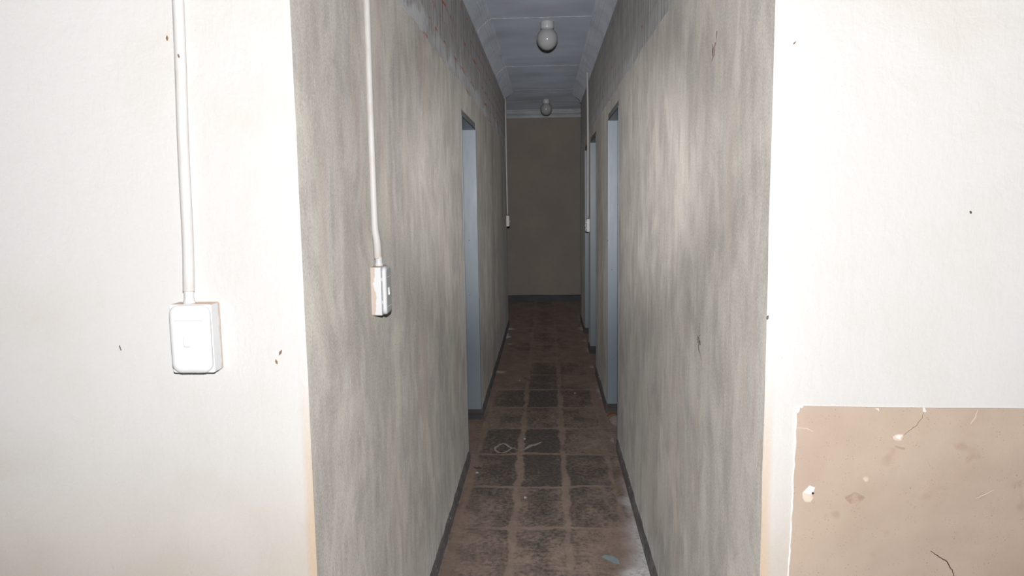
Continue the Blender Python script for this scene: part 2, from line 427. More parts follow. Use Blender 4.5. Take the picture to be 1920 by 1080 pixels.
# ------------------------------------------------------------------ shell: floor, ceiling, outer walls
bm = bmesh.new(); box(bm, -XO, XO, YB, YEND + 0.15, -0.12, 0.0)
floor = struct(obj('floor', bm, 'floor'), 'dusty slate paving with brown dust in the joints', 'floor')
bm = bmesh.new(); box(bm, -XO, XO, YB, YEND + 0.15, ZC, ZC + 0.1)
ceil = struct(obj('ceiling', bm, 'ceiling'), 'sagging grey blue board ceiling of the corridor', 'ceiling')
rj = random.Random(3)
for y, xa, xb, r in ((5.28, -0.38, 0.33, .0035), (7.17, -0.37, 0.335, .0032), (8.72, -0.365, 0.335, .0028), (8.98, 0.05, 0.36, .002), (9.75, -0.6, 0.6, .0018)):
    bm = bmesh.new(); n = 26
    pts = [(xa + (xb - xa) * i / n, y + 0.003 * rj.uniform(-1, 1), ZC) for i in range(n + 1)]
    tube(bm, pts, [r * rj.uniform(0.5, 1.35) for _ in pts], 8)
    obj('joint_bead', bm, 'bead', ceil)
struct(obj('wall_far_end', boxes((-XO, XO, YEND, YEND + 0.15, 0, ZC)), 'end'), 'plain brown grey wall closing the corridor', 'wall')
struct(obj('wall_back', boxes((-XO, XO, YB - 0.15, YB, 0, ZC)), 'room'), 'pale wall of the room the corridor opens from', 'wall')
struct(obj('wall_outer_left', boxes((-XO - 0.15, -XO, YB, YEND, 0, ZC)), 'room'), 'outer wall on the left side', 'wall')
struct(obj('wall_outer_right', boxes((XO, XO + 0.15, YB, YEND, 0, ZC)), 'room'), 'outer wall on the right side', 'wall')

# front walls, with the corner towards the corridor rounded in plan
def front_wall(name, side, mat, label):
    y0 = YFL if side < 0 else YFR; x0 = XL if side < 0 else XR; R = 0.016
    pts = [(side * XO, y0)]
    c = (x0 + side * R, y0 + R)
    for i in range(9):
        a = math.radians(90 * i / 8); pts.append((c[0] - side * R * math.sin(a), c[1] - R * math.cos(a)))
    pts += [(x0, y0 + 0.017), (x0 + side * 0.03, y0 + 0.017), (x0 + side * 0.03, y0 + T), (side * XO, y0 + T)]
    bm = bmesh.new()
    nz = 40; rings = []; rw = random.Random(5 if side < 0 else 9)
    off = [0.0] * (nz + 1)
    for k in range(nz + 1): off[k] = 0.0012 * math.sin(k * 0.9 + side) + rw.uniform(-.0006, .0006)
    for k in range(nz + 1):
        z = ZC * k / nz
        rings.append([bm.verts.new((x - (side * off[k] if 1 <= i <= 9 else 0), y, z)) for i, (x, y) in enumerate(pts)])
    n = len(pts)
    for k in range(nz):
        for i in range(n): bm.faces.new((rings[k][i], rings[k][(i + 1) % n], rings[k + 1][(i + 1) % n], rings[k + 1][i]))
    bm.faces.new(rings[0]); bm.faces.new(rings[-1])
    o = obj(name, bm, mat)
    return struct(o, label, 'wall')
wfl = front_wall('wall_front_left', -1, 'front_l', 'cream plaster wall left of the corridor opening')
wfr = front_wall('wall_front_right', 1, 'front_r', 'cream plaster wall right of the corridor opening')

# corridor side walls: boxes between the openings, one mesh; bare brick band above as a part
DOORS = {-1: [(4.13, 4.95, 1.985)], 1: [(4.33, 5.08, 2.04), (6.27, 7.10, 2.04), (7.36, 8.12, 2.03)]}
def grid_wall(bm, x0, x1, ys, zs, solid):
    """rectangular lattice with empty cells, outer skin only"""
    def v(x, y, z, cache={}):
        return bm.verts.new((x, y, z))
    ny, nz = len(ys) - 1, len(zs) - 1
    S_ = lambda j, k: 0 <= j < ny and 0 <= k < nz and solid(j, k)
    for j in range(ny):
        for k in range(nz):
            if not S_(j, k): continue
            a, b, c, d = ys[j], ys[j + 1], zs[k], zs[k + 1]
            for x in (x0, x1): bm.faces.new([v(x, a, c), v(x, b, c), v(x, b, d), v(x, a, d)])
            if not S_(j - 1, k): bm.faces.new([v(x0, a, c), v(x1, a, c), v(x1, a, d), v(x0, a, d)])
            if not S_(j + 1, k): bm.faces.new([v(x0, b, c), v(x1, b, c), v(x1, b, d), v(x0, b, d)])
            if not S_(j, k - 1): bm.faces.new([v(x0, a, c), v(x1, a, c), v(x1, b, c), v(x0, b, c)])
            if not S_(j, k + 1): bm.faces.new([v(x0, a, d), v(x1, a, d), v(x1, b, d), v(x0, b, d)])
    bmesh.ops.remove_doubles(bm, verts=bm.verts, dist=1e-5)
def side_wall(side, name, label):
    x = XL if side < 0 else XR; xb = x + side * T
    y0 = (YFL if side < 0 else YFR) + 0.017; y1 = YEL if side < 0 else YER
    ds = DOORS[side]
    ys = [y0]; 
    for a, b, h in ds: ys += [a, b]
    ys.append(y1)
    hd = max(h for _, _, h in ds)
    bm = bmesh.new()
    grid_wall(bm, x, xb, ys, [0, ds[0][2], ZP], lambda j, k: k == 1 or j % 2 == 0)
    mat = 'plaster_l' if side < 0 else 'plaster_r'
    w = struct(obj(name, bm, mat), label, 'wall')
    # brick band, a little behind the plaster face
    bm = bmesh.new(); xr = x + side * 0.006
    box(bm, min(xr, xb), max(xr, xb), y0, y1, ZP, ZC)
    b = obj('brick_band', bm, 'brick_l' if side < 0 else 'brick_r', w)
    b['label'] = 'unplastered brickwork thinly painted grey' + (' with orange chips' if side < 0 else '')
    # ragged plaster lip over the bricks
    bm = bmesh.new(); n = int((y1 - y0) / 0.03); rl = random.Random(21 if side < 0 else 22)
    h = 0.0; top = []
    for i in range(n + 1):
        h = 0.75 * h + rl.uniform(-0.006, 0.006); top.append((y0 + (y1 - y0) * i / n, ZP + 0.002 + max(0.0, 0.008 + h)))
    prev = None
    for yy, zz in top:
        cur = (bm.verts.new((x, yy, ZP)), bm.verts.new((x, yy, zz)), bm.verts.new((xr, yy, zz + 0.010)))
        if prev:
            bm.faces.new((prev[0], cur[0], cur[1], prev[1])); bm.faces.new((prev[1], cur[1], cur[2], prev[2]))
        prev = cur
    obj('plaster_lip', bm, mat, w)
    # wall that returns along the cross passage
    bm = bmesh.new()
    box(bm, min(xb, side * XO), max(xb, side * XO), y1 - T, y1, 0, ZC)
    struct(obj('wall_cross_' + ('left' if side < 0 else 'right'), bm, 'end'), 'wall of the cross passage at the corridor end', 'wall')
    return w
wl = side_wall(-1, 'wall_left', 'grey rough plaster wall on the corridor left')
wr = side_wall(1, 'wall_right', 'grey rough plaster wall on the corridor right')

# ------------------------------------------------------------------ skirtings
def skirt_run(bm, side, x, ya, yb, h=0.062, t=0.011, seed=1):
    rs = random.Random(seed); n = max(4, int((yb - ya) / 0.08)); prev = None
    for i in range(n + 1):
        y = ya + (yb - ya) * i / n; k = 1 + rs.uniform(-.12, .12)
        hh = h * k
        prof = [(0, 0), (t, 0), (t * 0.92, hh * 0.72), (t * 0.55, hh * 0.95), (0.0, hh)]
        cur = [bm.verts.new((x - side * a, y, z)) for a, z in prof]
        if prev:
            for q in range(4): bm.faces.new((prev[q], prev[q + 1], cur[q + 1], cur[q]))
            bm.faces.new((prev[4], prev[0], cur[0], cur[4]))
        else: bm.faces.new(cur)
        prev = cur
    bm.faces.new(prev)
for side, name, x, runs in ((-1, 'baseboard_left', XL, ((1.38, 4.12), (4.965, YEL))), (1, 'baseboard_right', XR, ((1.40, 4.32), (5.09, 6.26), (7.11, 7.35), (8.13, YER)))):
    bm = bmesh.new()
    for q, (a, b) in enumerate(runs): skirt_run(bm, side, x, a, b, seed=q + 3)
    struct(obj(name, bm, 'skirt'), 'chipped grey cement skirting on the corridor ' + ('left' if side < 0 else 'right'), 'skirting')
bm = bmesh.new()
n = 40; prev = None; rs = random.Random(8)
for i in range(n + 1):
    x = -XO + 2 * XO * i / n; hh = 0.094 + rs.uniform(-.003, .003)
    cur = [bm.verts.new((x, YEND - a, z)) for a, z in ((0, 0), (.012, 0), (.012, hh - .006), (.006, hh), (0, hh))]
    if prev:
        for q in range(4): bm.faces.new((prev[q], prev[q + 1], cur[q + 1], cur[q]))
    prev = cur
struct(obj('baseboard_end', bm, mat_simple('blue_black_skirting', (0.078, 0.082, 0.105), 0.5, 0.4, var=0.25, scale=9)), 'dark blue grey skirting along the end wall', 'skirting')

# ------------------------------------------------------------------ cornices
PROF = [(-0.012, 2.616), (0.004, 2.616), (0.006, 2.620), (0.004, 2.625), (0.0035, 2.630), (0.008, 2.640), (0.014, 2.649), (0.022, 2.658), (0.031, 2.665),
        (0.041, 2.670), (0.041, 2.681), (0.045, 2.677), (0.050, 2.677), (0.054, 2.681), (0.055, 2.692), (0.060, 2.689), (0.065, 2.690), (0.069, 2.695),
        (0.070, 2.706), (0.076, 2.702), (0.083, 2.703), (0.089, 2.709), (0.093, 2.721)]
def cornice(name, path, normals, label):
    bm = bmesh.new(); rows = []
    for (x, y), (nx, ny) in zip(path, normals):
        rows.append([bm.verts.new((x + nx * a, y + ny * a, z)) for a, z in PROF])
    for r0, r1 in zip(rows, rows[1:]):
        for i in range(len(PROF) - 1): bm.faces.new((r0[i], r0[i + 1], r1[i + 1], r1[i]))
    return struct(obj(name, bm, 'cornice'), label, 'cornice')
def densify(y0, y1, n, x, nx):
    rc = random.Random(int(abs(x) * 100)); out = []; nn = []
    for i in range(n + 1):
        w = 0.0 if i in (0, n) else rc.uniform(-.002, .002)
        out.append((x + w, y0 + (y1 - y0) * i / n)); nn.append((nx, 0))
    return out, nn
p, q = densify(YFL, YEL - 0.1, 76, XL, 1)
cl = cornice('trim_1', p + [(XL, YEL), (-XO, YEL)], q + [(1, 1), (0, 1)], 'moulded plaster cornice along the corridor left')
p, q = densify(YFR, YER - 0.3, 30, XR, -1)
cr = cornice('trim_2', p + [(XR, YER), (XO, YER)], q + [(-1, 1), (0, 1)], 'moulded plaster cornice along the corridor right')
cornice('trim_3', [(-XO, YEND), (XO, YEND)], [(0, -1), (0, -1)], 'pale moulded cornice above the end wall').data.materials[0] = mat_simple('pale_cornice_paint', (0.80, 0.83, 0.87), 0.55, 0.3, var=0.2, scale=6)
for par, x, s, y in ((cl, XL, 1, 5.25), (cl, XL, 1, 7.12), (cr, XR, -1, 5.2)):   # filled butt joints of the cornice lengths
    rj = random.Random(int(y * 10)); bm = bmesh.new()
    tube(bm, [(x + s * a, y + rj.uniform(-.008, .008) - 0.25 * (0.09 - a) * 0.5, z - 0.0005) for a, z in PROF[1:]], 0.0020 if s > 0 else 0.0010, 6)
    obj('filler_seam', bm, 'bead', par)

# the left wall bows away a little towards its far end
def bow(y): return -0.009 * max(0.0, (y - 7.0) / 1.8) ** 2
for o in [wl] + list(wl.children) + [bpy.data.objects['baseboard_left'], cl] + [c for c in cl.children]:
    bm = bmesh.new(); bm.from_mesh(o.data)
    if o not in (cl,):
        for k in range(1, 19):
            g = bm.verts[:] + bm.edges[:] + bm.faces[:]
            bmesh.ops.bisect_plane(bm, geom=g, plane_co=(0, 7.0 + 0.1 * k, 0), plane_no=(0, 1, 0), dist=1e-6)
    for v in bm.verts:
        if v.co.y > 7.0 and v.co.x > XL - 0.1 : v.co.x += bow(min(v.co.y, YEL))
    bm.to_mesh(o.data); bm.free()

# ------------------------------------------------------------------ door frames (pressed steel, no leaves)
def door_frame(k, side, a, b, h, label):
    x = XL if side < 0 else XR; xb = x + side * T; t = 0.003; fl = 0.012
    def bx(xa, xc, ya, yc, za, zc): return (min(xa, xc), max(xa, xc), ya, yc, za, zc)
    lip = 0.032                                                           # raw lintel strip left above the frame head
    bm = bmesh.new()
    m = x + side * 0.055                                                  # stop rebate
    # jambs: reveal plate, stop, front bead hugging the plaster edge
    for y, d in ((b, -1), (a, 1)):
        y2 = y + d * 0.010
        box(bm, *bx(x - side * 0.002, xb, min(y, y2), max(y, y2), 0.0, h - lip))
        y3 = y + d * 0.024
        box(bm, *bx(x + side * 0.100, xb, min(y2, y3), max(y2, y3), 0.0, h - lip - 0.010))
        yo = y - d * fl
        box(bm, *bx(x - side * 0.002, x, min(y, yo), max(y, yo), 0.0, h - lip))
    box(bm, *bx(x + side * 0.001, xb, a + 0.01, b - 0.01, h - lip - 0.010, h - lip))
    box(bm, *bx(x + side * 0.100, xb, a + 0.024, b - 0.024, h - lip - 0.024, h - lip - 0.010))
    bevel(bm, 0.0022, 2)
    fr = struct(obj('door_%d' % k, bm, 'frame'), label, 'door frame')
    o = obj('lintel_strip', boxes(bx(x + side * 0.004, xb, a, b, h - lip, h)), 'lintel', fr); o['label'] = 'dark bare strip above the frame head'
    for y, d in ((b, -1), (a, 1)):
        y0, y1 = sorted((y + d * 0.0101, y + d * 0.0125)); y2, y3 = sorted((y + d * 0.024, y + d * 0.0265))
        bm = boxes(bx(x - side * 0.003, x + side * 0.100, y0, y1, 0, 0.072), bx(x + side * 0.100, xb, y2, y3, 0, 0.072))
        o = obj('kick_band', bm, 'skirt', fr); o['label'] = 'dark grey painted foot of the jamb'
    for z in (0.35, 1.05, 1.75):                                           # hinge knuckles on the far jamb, facing the room side
        bm = tube(bmesh.new(), [(xb - side * 0.004, b - 0.031, z), (xb - side * 0.004, b - 0.031, z + 0.09)], 0.007, 10)
        obj('hinge', bm, 'frame', fr)
    return fr
door_frame(1, -1, *DOORS[-1][0], 'blue grey steel door frame in the left corridor wall')
door_frame(2, 1, *DOORS[1][0], 'nearest blue grey steel door frame in the right corridor wall')
door_frame(3, 1, *DOORS[1][1], 'middle blue grey door frame in the right wall, before the conduit')
door_frame(4, 1, *DOORS[1][2], 'farthest blue grey door frame in the right wall, behind the conduit')

# ------------------------------------------------------------------ switches: local x = right, y = up, z = out of the wall
def switch(loc, rot, w, h, label, tilt=0.0, gap=0.0, D=0.036):
    r = empty('light_switch', loc, rot); tag(r, label, 'light switch')
    bm = prism(rrect(w, h, 0.0035, 3), 0.0, D); bevel(bm, 0.0012, 2, lambda e: all(abs(v.co.z - D) < 1e-6 for v in e.verts))
    obj('box', bm, 'plastic', r)
    pw, ph = w * 0.955, h * 0.985
    bm = bmesh.new(); rows = []
    for ins, z in ((0.0, 0.0), (0.0, 0.005), (0.0012, 0.0078), (0.004, 0.0097), (0.008, 0.0105)):
        rows.append([bm.verts.new((x, y, z)) for x, y in rrect(pw - 2 * ins, ph - 2 * ins, 0.017 - ins * 0.6, 7)])
    for a, b in zip(rows, rows[1:]):
        for i in range(len(a)): bm.faces.new((a[i], a[(i + 1) % len(a)], b[(i + 1) % len(b)], b[i]))
    bm.faces.new(rows[0]); bm.faces.new(rows[-1])
    pl = obj('cover_plate', bm, 'plate', r, loc=(0, 0, D + gap), rot=(0, tilt, 0))
    for p in pl.data.polygons: p.use_smooth = len(p.vertices) == 4 and abs(p.normal.z) < 0.999
    bm = prism(rrect(pw * 0.72, 0.0007, 0.0003, 1), 0.0100, 0.0107)
    for v in bm.verts: v.co.y += h * 0.275
    o = obj('groove', bm, mat_g, pl)
    bm = prism(rrect(pw * 0.72, 0.0005, 0.0002, 1), 0.0100, 0.0106)
    for v in bm.verts: v.co.y -= h * 0.33
    obj('groove', bm, mat_g2, pl)
    # rocker: a small rounded key, pressed in at the top
    bm = bmesh.new(); kw, kh = 0.0145, 0.0205; rows = []
    for ins, z in ((0, 0.009), (0, 0.0125), (0.001, 0.0135)):
        rows.append([bm.verts.new((x, y, z + (-0.05 * y if z > 0.01 else 0))) for x, y in rrect(kw - 2 * ins, kh - 2 * ins, 0.003, 4)])
    for a, b in zip(rows, rows[1:]):
        for i in range(len(a)): bm.faces.new((a[i], a[(i + 1) % len(a)], b[(i + 1) % len(b)], b[i]))
    bm.faces.new(rows[0]); bm.faces.new(rows[-1])
    obj('rocker', bm, 'plate', pl, loc=(-0.003, -0.003, 0))
    if gap > 0.001:
        for q in (1, -1):
            c = q * h * 0.235
            obj('mounting_lug', boxes((-w * 0.36, w * 0.36, c - .0045, c + .0045, D - 0.006, D + gap + 0.001)), 'plate', r)
    return r
mat_g = mat_simple('plate_groove', (0.52, 0.56, 0.62), 0.6, 0.2)
mat_g2 = mat_simple('plate_groove_faint', (0.80, 0.81, 0.82), 0.6, 0.2)
def conduit(name_loc, pts, r, label, coupler=None):
    """pts: pipe path top to bottom in world space"""
    b = Vector(pts[-1]); e = empty('conduit_pipe', b); tag(e, label, 'conduit')
    rr = r if isinstance(r, list) else [r] * len(pts)
    P_ = [Vector(p) - b for p in pts]; loc, rad = [], []          # rounded bends
    for i in range(len(P_) - 1):
        p0, p1, p2, p3 = P_[max(i - 1, 0)], P_[i], P_[i + 1], P_[min(i + 2, len(P_) - 1)]
        d = (p2 - p1).length
        m1 = (p2 - p0) * (d / max((p2 - p0).length, 1e-6)); m2 = (p3 - p1) * (d / max((p3 - p1).length, 1e-6))
        for q in range(8):
            u = q / 8; u2, u3 = u * u, u ** 3
            loc.append((2 * u3 - 3 * u2 + 1) * p1 + (u3 - 2 * u2 + u) * m1 + (3 * u2 - 2 * u3) * p2 + (u3 - u2) * m2)
            rad.append(rr[i] + (rr[i + 1] - rr[i]) * u)
    loc.append(P_[-1]); rad.append(rr[-1])
    obj('pipe', tube(bmesh.new(), loc, rad, 16), 'pipe', e, True)
    if coupler:
        ca, cb, rr = coupler
        bm = tube(bmesh.new(), [Vector(ca) - b, Vector(ca).lerp(Vector(cb), 0.08) - b, Vector(ca).lerp(Vector(cb), 0.6) - b, Vector(ca).lerp(Vector(cb), 0.9) - b, Vector(cb) - b], [rr * 0.86, rr, rr * 1.02, rr * 1.22, rr * 1.3], 16)
        obj('coupling', bm, 'plastic2', e, True)
    return e
M['plastic2'] = mat_simple('white_coupling', (0.82, 0.82, 0.825), 0.4, 0.4, var=0.06)

# 1: on the front wall
switch((-0.655, YFL, 1.2505), (PI / 2, 0, 0), 0.079, 0.128, 'white one-rocker light switch on the cream front wall')
yp = YFL - 0.009
path = [(-0.6525, yp, ZC), (-0.6527, yp, 2.2), (-0.653, yp, 1.86), (-0.661, yp, 1.60), (-0.6635, yp - 0.002, 1.42), (-0.664, yp - 0.008, 1.352), (-0.664, yp - 0.010, 1.336)]
conduit(0, path, 0.0102, 'cream painted conduit on the front wall above the switch left of the corridor', ((-0.664, yp - 0.010, 1.340), (-0.664, yp - 0.010, 1.3135), 0.0088))
# 2: on the left corridor wall, cover plate hanging loose
switch((XL, 1.955, 1.262), (PI / 2, 0, PI / 2), 0.079, 0.128, 'white light switch with loose cover plate on the left corridor wall', math.radians(1.0), 0.0022, 0.0265)
xp = XL + 0.0065
path = [(xp - 0.004, 1.955, ZC - 0.09), (xp - 0.002, 1.955, 2.25), (xp, 1.955, 2.05), (xp, 1.953, 1.7), (xp, 1.953, 1.48), (xp + 0.001, 1.953, 1.42), (xp + 0.005, 1.953, 1.388), (xp + 0.006, 1.953, 1.345)]
conduit(0, path, [0.0085] * 4 + [0.0088, 0.0095, 0.0102, 0.0100], 'cream conduit above the loose-plated switch on the left corridor wall', ((xp + 0.008, 1.953, 1.350), (xp + 0.008, 1.953, 1.3265), 0.0092))
# 3: far end of the left wall
switch((XL + bow(8.66), 8.66, 1.235), (PI / 2, 0, PI / 2), 0.079, 0.125, 'small distant switch at the far end of the left corridor wall', 0.0, 0.0, 0.028)
xp = XL + 0.010 + bow(8.66)
conduit(0, [(xp, 8.66, 2.617), (xp - 0.001, 8.66, 2.2), (xp + 0.001, 8.66, 1.7), (xp + 0.004, 8.66, 1.30)], 0.0095, 'thin grey conduit at the far end of the left corridor wall')
# 4: between the middle and far door on the right
switch((XR, 7.23, 1.228), (PI / 2, 0, -PI / 2), 0.079, 0.125, 'small distant switch between the two far doors on the right', math.radians(-3), 0.003, 0.028)
xp = XR - 0.015
conduit(0, [(xp - 0.006, 7.23, 2.69), (xp - 0.004, 7.23, 2.62), (xp, 7.23, 2.3), (xp + 0.001, 7.23, 2.0), (xp, 7.23, 1.6), (xp - 0.001, 7.23, 1.292)], 0.0095, 'grey conduit rising to the cornice between the far right doors')

# ------------------------------------------------------------------ ceiling globe lamps
def globe_light(x, y, label):
    e = empty('globe_light', (x, y, ZC)); tag(e, label, 'ceiling light', 'globe lights down the corridor ceiling')
    obj('lamp_holder', lathe([(0.0, 0), (0.0475, 0), (0.0480, -0.003), (0.0480, -0.043), (0.0465, -0.047), (0.042, -0.048), (0.0, -0.048)]), 'base', e, True)
    R = 0.0745; prof = [(0.0, -0.046), (0.040, -0.046), (0.040, -0.050), (0.0425, -0.0535)]
    cz = -0.050 - 0.064
    a0 = math.acos(0.0600 / R)
    for i in range(1, 25):
        a = a0 + (PI - a0) * i / 24; prof.append((R * math.sin(a), cz + R * math.cos(a) * (1.0 if a < PI / 2 else 1.06)))
    g = obj('globe', lathe(prof, 56), 'globe', e, True)
    return e
globe_light(0.0135, 5.42, 'unlit white globe ceiling light, the nearer of the two')
globe_light(0.004, 9.62, 'unlit white globe ceiling light, the farther and smaller of the two')

# ------------------------------------------------------------------ paper sheet on the right front wall
Yp = YFR - 0.0035
e = empty('paper_sheet', (0.66, YFR, 0.72)); tag(e, 'large tan paper sheet with torn spots, stuck low on the right front wall', 'poster')
def local(pts): return [(x - 0.66, z - 0.72) for x, z in pts]
def sheet(name, outline, y, th, mat, lab=None):
    """outline (x,z) at wall depth y, thickness towards the viewer"""
    bm = bmesh.new()
    a = [bm.verts.new((x, y - YFR, z)) for x, z in local(outline)]; b = [bm.verts.new((x, y - YFR - th, z)) for x, z in local(outline)]
    n = len(a); bm.faces.new(a); bm.faces.new(b)
    for i in range(n): bm.faces.new((a[i], a[(i + 1) % n], b[(i + 1) % n], b[i]))
    o = obj(name, bm, mat, e)
    if lab: o['label'] = lab
    return o
rp = random.Random(4)
left = []
for i in range(70):
    z = 1.100 - i * 0.0107; left.append((0.4635 - (1.1 - z) * 0.0165 + rp.uniform(-.0008, .0008), z))
zb = left[-1][1]
outl = [(0.474, 1.1055)] + [(0.474 + 0.05 * i, 1.1055 - 0.0007 * i + rp.uniform(-.0007, .0007)) for i in range(1, 16)] + [(1.235, zb)] + left[::-1]
sheet('sheet', outl, YFR - 0.0004, 0.0026, 'poster')
sheet('torn_edge', [(x - 0.0006 - rp.uniform(0, .0014), z) for x, z in left] + [(x + 0.0008 + rp.uniform(0, .0014), z) for x, z in left[::-1]], YFR - 0.0025, 0.0012, 'torn', 'white frayed left edge')
def patch(c, pts, mat, lab, y=YFR - 0.0028, th=0.0011, s=1.0):
    return sheet('tear', [(c[0] + s * a, c[1] + s * b) for a, b in pts], y, th, mat, lab)
patch((0.4655, 1.098), [(0, -.006), (-.002, .004), (.001, .0075), (.010, .0080), (.009, .005), (.004, .0045), (.003, -.002)], 'torn', 'white curled corner')
patch((0.6105, 1.1), [(-.003, .001), (.003, .0012), (.004, -.004), (.001, -.001)], 'torn', 'white nick at the top edge')
patch((0.6965, 1.098), [(-.002, .005), (.001, .004), (.004, -.003), (.001, -.004), (-.002, -.003)], 'torn', 'white nick at the head of the crack')
patch((0.6525, 1.045), [(-.010, .001), (-.006, .005), (.001, .0065), (.008, .006), (.008, .001), (.004, -.006), (-.004, -.005), (-.009, -.003)], 'patch', 'tan rim of a bare spot')
patch((0.6535, 1.0455), [(-.007, .001), (-.004, .0035), (.003, .0045), (.006, .004), (.003, .001), (.001, -.004), (-.002, -.002), (-.005, -.001)], 'torn', 'bright bare spot', YFR - 0.0037, 0.0006)
patch((0.4945, 0.9385), [(-.014, -.001), (-.002, .013), (.008, .009), (.006, .003), (.003, -.003), (-.004, -.004)], 'torn', 'white torn flap')
patch((0.4945, 0.9285), [(-.015, .009), (-.003, .007), (.003, .006), (.006, -.001), (.0, -.010), (-.010, -.009), (-.014, -.002)], 'patch', 'peeled lower half of the flap', YFR - 0.0026, 0.0008)
patch((0.5965, 0.9645), [(-.006, .001), (-.002, .005), (.005, .003), (.004, -.004), (-.001, -.005)], 'patch', 'pale scuffed spot', YFR - 0.0028, 0.0005)
patch((0.655, 1.027), [(-.010, .004), (.000, .001), (.010, -.001), (.009, -.005), (.0, -.003), (-.006, -.001)], mat_simple('tan_ridge', (0.52, 0.40, 0.32), 0.9, 0.1, var=0.1), 'raised fold under the bare spot', YFR - 0.0028, 0.0010)
bm = blob(bmesh.new(), (0.4985 - 0.66, -0.0042, 0.9365 - 0.72), (.0022, .0012, .0022), 3); obj('nail_hole', bm, 'dark', e)
def crack(pts, r, mat, lab, par=e, base=(0.66, YFR, 0.72), y=Yp + 0.0006):
    rc = random.Random(len(pts)); fine = []
    for a, b in zip(pts, pts[1:]):
        for i in range(5): fine.append((a[0] + (b[0] - a[0]) * i / 5 + rc.uniform(-.0007, .0007), a[1] + (b[1] - a[1]) * i / 5 + rc.uniform(-.0007, .0007)))
    fine.append(pts[-1])
    bm = tube(bmesh.new(), [(x - base[0], y - base[1], z - base[2]) for x, z in fine], [r * (0.55 + 0.45 * math.sin(PI * i / (len(fine) - 1))) for i in range(len(fine))], 6)
    o = obj('crack', bm, mat, par); o['label'] = lab; return o
crack([(0.696, 1.094), (0.693, 1.083), (0.685, 1.070), (0.674, 1.060), (0.661, 1.049)], 0.0006, 'crack', 'brown crack from the top edge')
crack([(0.7935, 1.099), (0.790, 1.085), (0.782, 1.071)], 0.0007, 'patch', 'tan crease at the right')
crack([(0.722, 0.8225), (0.738, 0.812), (0.753, 0.803), (0.764, 0.785), (0.772, 0.765)], 0.0010, 'twig', 'dark root-like crack')
crack([(0.462, 1.0645), (0.482, 1.063), (0.496, 1.056)], 0.0007, 'patch', 'white crease at the left edge')
crack([(0.800, 0.927), (0.815, 0.935), (0.832, 0.944)], 0.0006, 'patch', 'white scratch')
sheet('stain', [(0.577 + 0.017 * math.cos(t) * (1 + .25 * math.sin(3 * t)), 0.925 + 0.012 * math.sin(t) * (1 + .2 * math.cos(4 * t))) for t in [i * 2 * PI / 18 for i in range(18)]], YFR - 0.0029, 0.0004, mat_simple('smear', (0.58, 0.45, 0.36), 0.8, 0.2, c2=(0.47, 0.34, 0.265), scale=70), 'brown smear')

# paint blisters on the right front wall
for pts in ([(0.548, 1.502), (0.556, 1.500), (0.562, 1.490), (0.563, 1.478)], [(0.800, 1.386), (0.803, 1.375), (0.801, 1.364)], [(0.571, 1.445), (0.583, 1.425), (0.590, 1.408)]):
    bm = tube(bmesh.new(), [(x, YFR + 0.0005, z) for x, z in pts], [0.0008] + [0.0026] * (len(pts) - 2) + [0.0008], 8)
    obj('paint_blister', bm, 'front_r', wfr)

# ------------------------------------------------------------------ insects, cocoons and dirt specks on the walls
def speck(name, at, size, mat, label, cat, rot=0.0, group=None, face='front', y=None):
    """small elongated body with a couple of legs or bristles, lying on a wall"""
    bm = bmesh.new(); blob(bm, (0, 0, 0), (size[0], 0.0018, size[1]), int(size[1] * 1e5), 2, 0.2)
    o = obj(name, bm, mat, None, True)
    if face == 'front': o.location = (at[0], y - 0.0012, at[1]); o.rotation_euler = (0, rot, 0)
    else: o.location = (XR - 0.0012, at[0], at[1]); o.rotation_euler = (rot, 0, PI / 2)
    return tag(o, label, cat, group)
speck('insect_cocoon', (-0.6815, 1.795), (.0019, .0048), 'cocoon', 'brown cocoon on the cream wall just left of the tall conduit', 'cocoon', .05, y=YFL)
speck('insect_cocoon', (-0.6535, 1.760), (.0015, .0035), 'moth', 'tiny brown cocoon stuck on the conduit at the upper left', 'cocoon', -.25, y=YFL - 0.0185)
speck('insect_cocoon', (-0.504, 1.2165), (.0021, .0052), 'moth', 'grey brown cocoon near the left corridor corner, upper of two', 'cocoon', .45, y=YFL)
speck('insect_cocoon', (-0.5125, 1.199), (.0019, .0048), 'cocoon', 'tan cocoon near the left corridor corner, lower of two', 'cocoon', -.25, y=YFL)
d = empty('dead_insect', (-0.8135, YFL - 0.001, 1.227), (0, -.3, 0)); tag(d, 'tiny dark insect on the cream wall left of the front switch', 'insect')
bm = bmesh.new(); [blob(bm, (0, 0, k * .0034 - .0035), (.0012, .0011, .0019), k, 1) for k in range(3)]; obj('body', bm, 'bug', d)
speck('wall_speck', (0.440, 1.7645), (.0013, .0034), 'moth', 'small brown speck high on the right front wall by the corner', 'speck', .7, y=YFR)
speck('wall_speck', (0.7605, 1.4625), (.0016, .0028), 'bug', 'small dark speck at mid height on the right front wall', 'speck', -.3, y=YFR)
speck('wall_speck', (0.407, 1.2735), (.0020, .0034), 'lintel', 'grey chip on the right corridor corner edge', 'speck', 0.1, y=YFR + 0.002)
